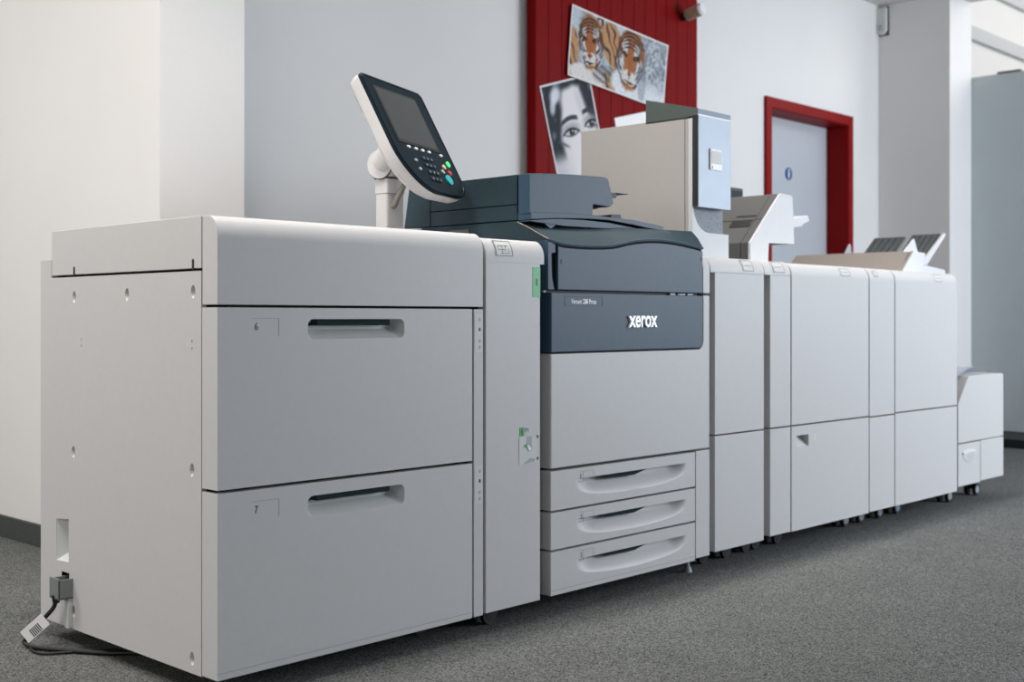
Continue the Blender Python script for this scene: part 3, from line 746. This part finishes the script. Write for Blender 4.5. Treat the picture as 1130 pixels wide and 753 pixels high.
# ================================================================== RIGHT HAND MODULES
def module(name, label, x0, x1, cx0, cx1, z0, split, ztop, cast, cap_z=.922, lab=None, gap=.0025, plain=False):
    r = thing(name, ((x0 + x1) / 2, .35, 0), label, 'printer module')
    MB().box(min(x0, cx0) + .008, max(x1, cx1) - .006, .045, .70, z0 + .01, ztop - .012).build('body', M['body'], r)
    if plain:
        MB().prism(capprof(split + gap, ztop, .05), 'x', x0, x1, .0015).build('upper_door', M['white'], r)
        MB().box(x0, x1, .05, .70, split + gap, ztop, .001).build('cover', M['white'], r)
    else:
        MB().prism(capprof(cap_z, ztop, .4), 'x', cx0, cx1, .0012).build('top_cover', M['white'], r)
        MB().box(x0, x1, 0, .045, split + gap, cap_z, .001).build('upper_door', M['white'], r)
    MB().box(x0, x1, 0, .045, z0, split - gap, .0015).build('lower_door', M['white'], r)
    for (x, y) in cast: caster(r, x, y, z0 + .012, x < 2.6)
    if lab: plate_label(r, *lab, ztop, [(lab[0] + .012, lab[1] - .012, (lab[2] + lab[3]) / 2, (lab[2] + lab[3]) / 2 + .0012)])
    return r
a_ = module('cooling_module', 'pale two door cabinet directly right of the dark press', 1.762, 2.039, 1.738, 2.041, .063, .421, .971, [(1.86, .13), (1.99, .13)], lab=(1.918, 1.978, .930, .965))
b_ = module('transport_module', 'slim pale cabinet right of the wide cabinet beside the press', 2.077, 2.203, 2.044, 2.203, .070, .4215, .970, [(2.12, .14), (2.18, .14)], lab=(2.098, 2.165, .930, .966))
c_ = module('stacker_module', 'wide pale cabinet with a small square finger recess below its middle seam', 2.2105, 2.747, 2.2105, 2.747, .069, .4215, .967, [(2.32, .14)], lab=(2.545, 2.610, .930, .957), plain=True)
d_ = module('bridge_module', 'slim pale cabinet between the two wide cabinets at the right', 2.7545, 2.951, 2.7545, 2.951, .071, .4185, .966, [(2.80, .14), (2.92, .14)], lab=(2.79, 2.822, .934, .954), plain=True)
e_ = module('finisher_module', 'wide pale cabinet carrying the charcoal output trays', 2.9585, 3.505, 2.9585, 3.505, .070, .4225, .965, [(3.07, .14), (3.22, .14)], lab=(3.30, 3.365, .926, .954), plain=True)
# finger recess of the stacker (pocket set into its lower door)
for ch in list(c_.children):
    if ch.name.startswith('lower_door'): bpy.data.objects.remove(ch)
rx0, rx1, rz0, rz1 = 2.240, 2.320, .347, .387
b = MB(); b.plate([(2.2105, .069), (2.747, .069), (2.747, .419), (2.2105, .419)], [[(rx0, rz0), (rx1, rz0), (rx1, rz1), (rx0, rz1)]], 'y', 0, .04)
ld = b.build('lower_door', M['white'], c_)
b = MB(); b.loft([[(rx0, .0003, rz0), (rx1, .0003, rz0), (rx1, .0003, rz1), (rx0, .0003, rz1)], [(rx0 + .002, .002, rz0 + .001), (rx1 - .001, .005, rz0 + .003), (rx1 - .001, .038, rz1 - .001), (rx0 + .018, .014, rz1 - .001)]], True, False, True)
b.build('finger_recess', M['white'], ld)
MB().box(2.352, 2.368, -.0004, .001, .365, .385).build('recess_mark', M['handle'], ld)
# ---- low end unit
en = thing('booklet_unit', (3.75, .25, 0), 'low pale cabinet with a sloped corner at the far right end', 'printer module')
MB().prism([(3.517, .265), (3.985, .265), (3.985, .534), (3.975, .540), (3.622, .540), (3.517, .426)], 'y', 0, .46, .004).build('upper_cabinet', M['white'], en)
MB().box(3.52, 3.98, .02, .44, .095, .268).build('body', M['body'], en)
dd = MB().box(3.517, 3.738, 0, .03, .086, .260, .002).build('waste_drawer', M['white'], en)
b = MB()
hl = [(3.555 + .15 * k / 14, .226 + .010 * math.sin(PI * k / 14)) for k in range(15)]; lo = [(3.705 - .15 * k / 14, .226 - .05 * math.sin(PI * k / 14) ** .5) for k in range(15)]
b.loft([[(p[0], -.001, p[1]) for p in hl], [(p[0], -.012 * math.sin(PI * k / 14), p[1] - .012) for k, p in enumerate(hl)], [(p[0], -.001, q[1]) for p, q in zip(hl, lo[::-1])]], False)
b.build('drawer_grip', M['handle'], dd)
MB().box(3.743, 3.985, 0, .46, .090, .262, .003).build('lower_panel', M['white'], en)
caster(en, 3.66, .12, .10); caster(en, 3.94, .12, .10)
# clear plastic piece on the low unit
b = MB(); L = []
for i in range(15):
    s = i / 14; y = .03 + .24 * s
    L.append([(3.60 + .27 * k / 12, y, .543 + .030 * abs(math.sin(3.2 * k / 12 + .6 * s)) * (1 - .4 * s) + .006 * nz(k, i, .9, 3)) for k in range(13)])
b.loft(L, False); b.loft([[(p[0], p[1], p[2] + .0015) for p in l] for l in L], False)
o = b.build('plastic_sheet', M['clear'], None); tag(o, 'crumpled clear plastic sheet on top of the low end cabinet', 'plastic sheet')

# ================================================================== TOWER
tw = thing('duct_tower', (1.86, .3, .971), 'tall beige tower with brushed metal front cover on the machine line', 'machine tower')
MB().box(1.757, 1.94, .11, .535, .985, 1.411, .002).build('housing', M['beige'], tw)
MB().box(1.757, 1.94, .098, .108, .985, 1.411, .001).build('side_strip', M['beige'], tw)
arc = [(1.848 + .088 * math.cos(a), 1.139 + .088 * math.sin(a)) for a in [PI + k * PI / 2 / 12 for k in range(13)]]
MB().prism([(1.757, .972), (1.956, .972), (1.956, 1.051)] + arc[::-1] + [(1.7605, 1.411), (1.757, 1.411)], 'y', .080, .097, .0).build('front_plate', M['panelwhite'], tw)
MB().box(1.757, 1.956, .097, .30, .972, 1.049).build('foot_box', M['panelwhite'], tw)
MB().box(1.762, 1.938, .090, .096, 1.045, 1.14).build('perforated_panel', M['perf'], tw)
mc = MB().box(1.757, 1.936, .058, .078, 1.127, 1.413, .0015).build('metal_cover', M['metal'], tw)
b = MB(); b.box(1.818, 1.882, .0545, .058, 1.248, 1.313, .0008, M['pale']); b.box(1.8165, 1.8185, .054, .0585, 1.247, 1.314, m=M['lgrey']); b.box(1.824, 1.878, .0535, .055, 1.268, 1.308, m=M['handle'])
b.prism([(1.823, 1.251), (1.831, 1.251), (1.829, 1.262)], 'y', .0536, .055, m=M['redbtn']); b.build('display', None, mc)
b = MB(); b.box(1.7555, 1.7600, .059, .080, 1.130, 1.413); b.build('cover_edge', M['seam'], mc)
MB().prism([(.062, 1.405), (.262, 1.405), (.262, 1.483), (.062, 1.434)], 'x', 1.757, 1.761).build('hood_side', M['hood'], tw)
MB().box(1.757, 1.936, .059, .063, 1.4135, 1.432).build('hood_front', M['smoke'], tw)
MB().box(1.757, 1.936, .0575, .0605, 1.411, 1.4155).build('hood_rail', M['pale'], tw)

# ================================================================== INSERTER
ii = thing('sheet_inserter', (2.33, .4, .967), 'grey sided inserter unit with white sloped front behind the tower', 'inserter')
prof = [(2.200, .968), (2.307, .968), (2.312, 1.043), (2.482, 1.047), (2.470, 1.213), (2.464, 1.219), (2.395, 1.222), (2.386, 1.220), (2.194, 1.040), (2.194, .968)]
MB().prism(prof, 'y', .15, .16, .002).build('front_cover', M['panelwhite'], ii)
MB().prism(prof, 'y', .161, .62, .002).build('housing', M['greyside'], ii)
def slx(z): return 2.194 + .192 * (z - 1.04) / .18
b = MB()
for (y0, y1, z0, z1) in ((.195, .275, 1.138, 1.144),): b.prism([(slx(z0) - .002, z0), (slx(z1) - .002, z1), (slx(z1) + .004, z1), (slx(z0) + .004, z0)], 'y', y0, y1)
b.build('feed_slot', M['seam'], ii)
b = MB(); b.prism([(slx(1.10) - .003, 1.10), (slx(1.124) - .003, 1.124), (slx(1.124) + .004, 1.124), (slx(1.10) + .004, 1.10)], 'y', .195, .28, .002); b.build('pull_handle', M['black'], ii)
b = MB(); b.prism([(slx(1.124) - .001, 1.1245), (slx(1.127) - .001, 1.127), (slx(1.127) + .004, 1.127)], 'y', .163, .62)
for (za, zb_) in ((1.04, 1.215),): b.prism([(slx(za) - .0008, za), (slx(zb_) - .0008, zb_), (slx(zb_) + .004, zb_), (slx(za) + .004, za)], 'y', .188, .190)
b.box(2.193, 2.20, .188, .190, .97, 1.04)
b.build('cover_seam', M['seam'], ii)
b = MB(); b.prism([(2.47, 1.104), (2.572, 1.116), (2.572, 1.124), (2.612, 1.134), (2.622, 1.142), (2.610, 1.158), (2.47, 1.138)], 'y', .17, .42, .002); b.build('paper_tray', M['panelwhite'], ii)
b = MB(); b.prism([(2.475, 1.138), (2.515, 1.144), (2.505, 1.176), (2.475, 1.180)], 'y', .20, .206); b.build('paper_guide', M['clear'], ii)
b = MB(); b.prism([(2.30, .97), (2.385, 1.030), (2.372, 1.040), (2.30, 1.040)], 'y', .20, .32, .002); b.build('gusset', M['panelwhite'], ii)
mo = thing('rear_monitor', (2.72, .62, .967), 'small dark screen poking up behind the inserter', 'monitor')
MB().box(2.56, 2.845, .60, .63, 1.10, 1.307, .004).build('frame', M['black'], mo)
MB().box(2.572, 2.833, .597, .601, 1.112, 1.295).build('screen', M['gloss'], mo)
b = MB(); b.box(2.68, 2.72, .63, .65, .967, 1.2, .003); b.box(2.60, 2.80, .60, .69, .967, .977, .003); b.build('stand', M['black'], mo)

# ================================================================== OUTPUT TRAYS
ot = thing('output_tray_unit', (3.4, .4, .966), 'white and charcoal output tray unit on the far right cabinet', 'output tray')
b = MB(); b.prism([(3.305, .966), (3.325, .966), (3.445, 1.059), (3.425, 1.061)], 'y', .152, .70, .001); b.build('slanted_lid', M['greylid'], ot)
b = MB(); b.prism([(3.32, .967), (3.53, .967), (3.537, 1.055), (3.43, 1.060)], 'y', .150, .69, .002)
b.prism([(3.525, .966), (3.728, .966), (3.735, .975), (3.728, .991), (3.525, 1.006)], 'y', .150, .60, .004)
b.build('tray_base', M['panelwhite'], ot)
b = MB(); b.prism([(3.36, 1.055), (3.49, 1.055), (3.455, 1.112), (3.444, 1.110)], 'y', .16, .166, .001); b.build('end_fin', M['panelwhite'], ot)
b = MB(); b.prism([(3.53, 1.01), (3.548, 1.004), (3.735, 1.140), (3.732, 1.148), (3.722, 1.150), (3.53, 1.030)], 'y', .150, .160, .001, M['panelwhite'])
b.build('tray_side', None, ot)
for nm, y0, y1, dz in (('upper_tray', .161, .295, 0), ('rear_tray', .325, .475, -.006)):
    b = MB(); b.prism([(3.53, 1.012 + dz), (3.545, 1.008 + dz), (3.726, 1.140 + dz), (3.720, 1.148 + dz)], 'y', y0, y1, .001)
    n = 5
    for k in range(n):
        y = y0 + (y1 - y0) * (k + .5) / n
        b.prism([(3.526, 1.0135 + dz), (3.532, 1.012 + dz), (3.716, 1.146 + dz), (3.711, 1.1465 + dz)], 'y', y - .004, y + .004)
    b.build(nm, M['tray'], ot)
b = MB(); b.prism([(3.42, 1.05), (3.49, 1.05), (3.478, 1.102), (3.468, 1.104)], 'y', .462, .468, .001); b.build('rear_fin', M['lgrey'], ot)

# ================================================================== LIGHT
w = bpy.data.worlds.new('world'); SC.world = w; w.use_nodes = True
bg = w.node_tree.nodes['Background']; bg.inputs[0].default_value = (.78, .88, 1, 1); bg.inputs[1].default_value = .25
def area(name, loc, target, sx, sy, power, col, spread=180):
    l = bpy.data.lights.new(name, 'AREA'); l.shape = 'RECTANGLE'; l.size = sx; l.size_y = sy; l.energy = power; l.color = col
    l.spread = math.radians(spread)
    o = bpy.data.objects.new(name, l); COL.objects.link(o); o.location = loc
    o.rotation_euler = (Vector(target) - Vector(loc)).to_track_quat('-Z', 'Y').to_euler(); return o
area('window_light', (5.7, -3.3, 1.55), (3.1, .3, .8), 2.6, 1.6, 232, (.86, .92, 1))
area('left_fill_light', (-5.2, -.2, 2.0), (.5, .8, 1.3), 2.2, 1.4, 62, (1, .95, .90))  # unseen warm fill, added to brighten the left-facing sides; no window modelled
area('overhead_light', (-1.5, 2.1, 2.8), (-1.3, 2.1, 0), 1.0, .5, 56, (1, .96, .92))  # fill added over the alcove to lift the left wall, not a known lamp
area('overhead_light', (-.6, .04, 2.8), (-.6, .04, 0), 1.2, .22, 42, (1, .94, .88), 165)
area('overhead_light', (2.0, .22, 2.8), (2.0, .22, 0), 3.0, .18, 20, (1, .96, .91), 85)
area('atrium_light', (9.0, -2.2, 3.4), (8.2, 1.6, 3.0), 3, 1.5, 110, (1, .99, .98))

# ================================================================== CAMERA
cam = bpy.data.cameras.new('camera'); co = bpy.data.objects.new('camera', cam); COL.objects.link(co)
co.location = (-1.35915, -2.12224, .78253)
th = math.radians(43.71683)
co.rotation_euler = (PI / 2, 0, th - PI / 2)
cam.sensor_width = 36; cam.lens = 1338.656 / 1130 * 36
cam.shift_y = -(376.5 - 351) / 1130
cam.clip_start = .05
cam.dof.use_dof = True; cam.dof.focus_distance = 2.95; cam.dof.aperture_fstop = 4.0
SC.camera = co
SC.view_settings.view_transform = 'Standard'; SC.view_settings.look = 'None'
SC.view_settings.exposure = 0; SC.view_settings.gamma = 1; SC.view_settings.use_curve_mapping = False
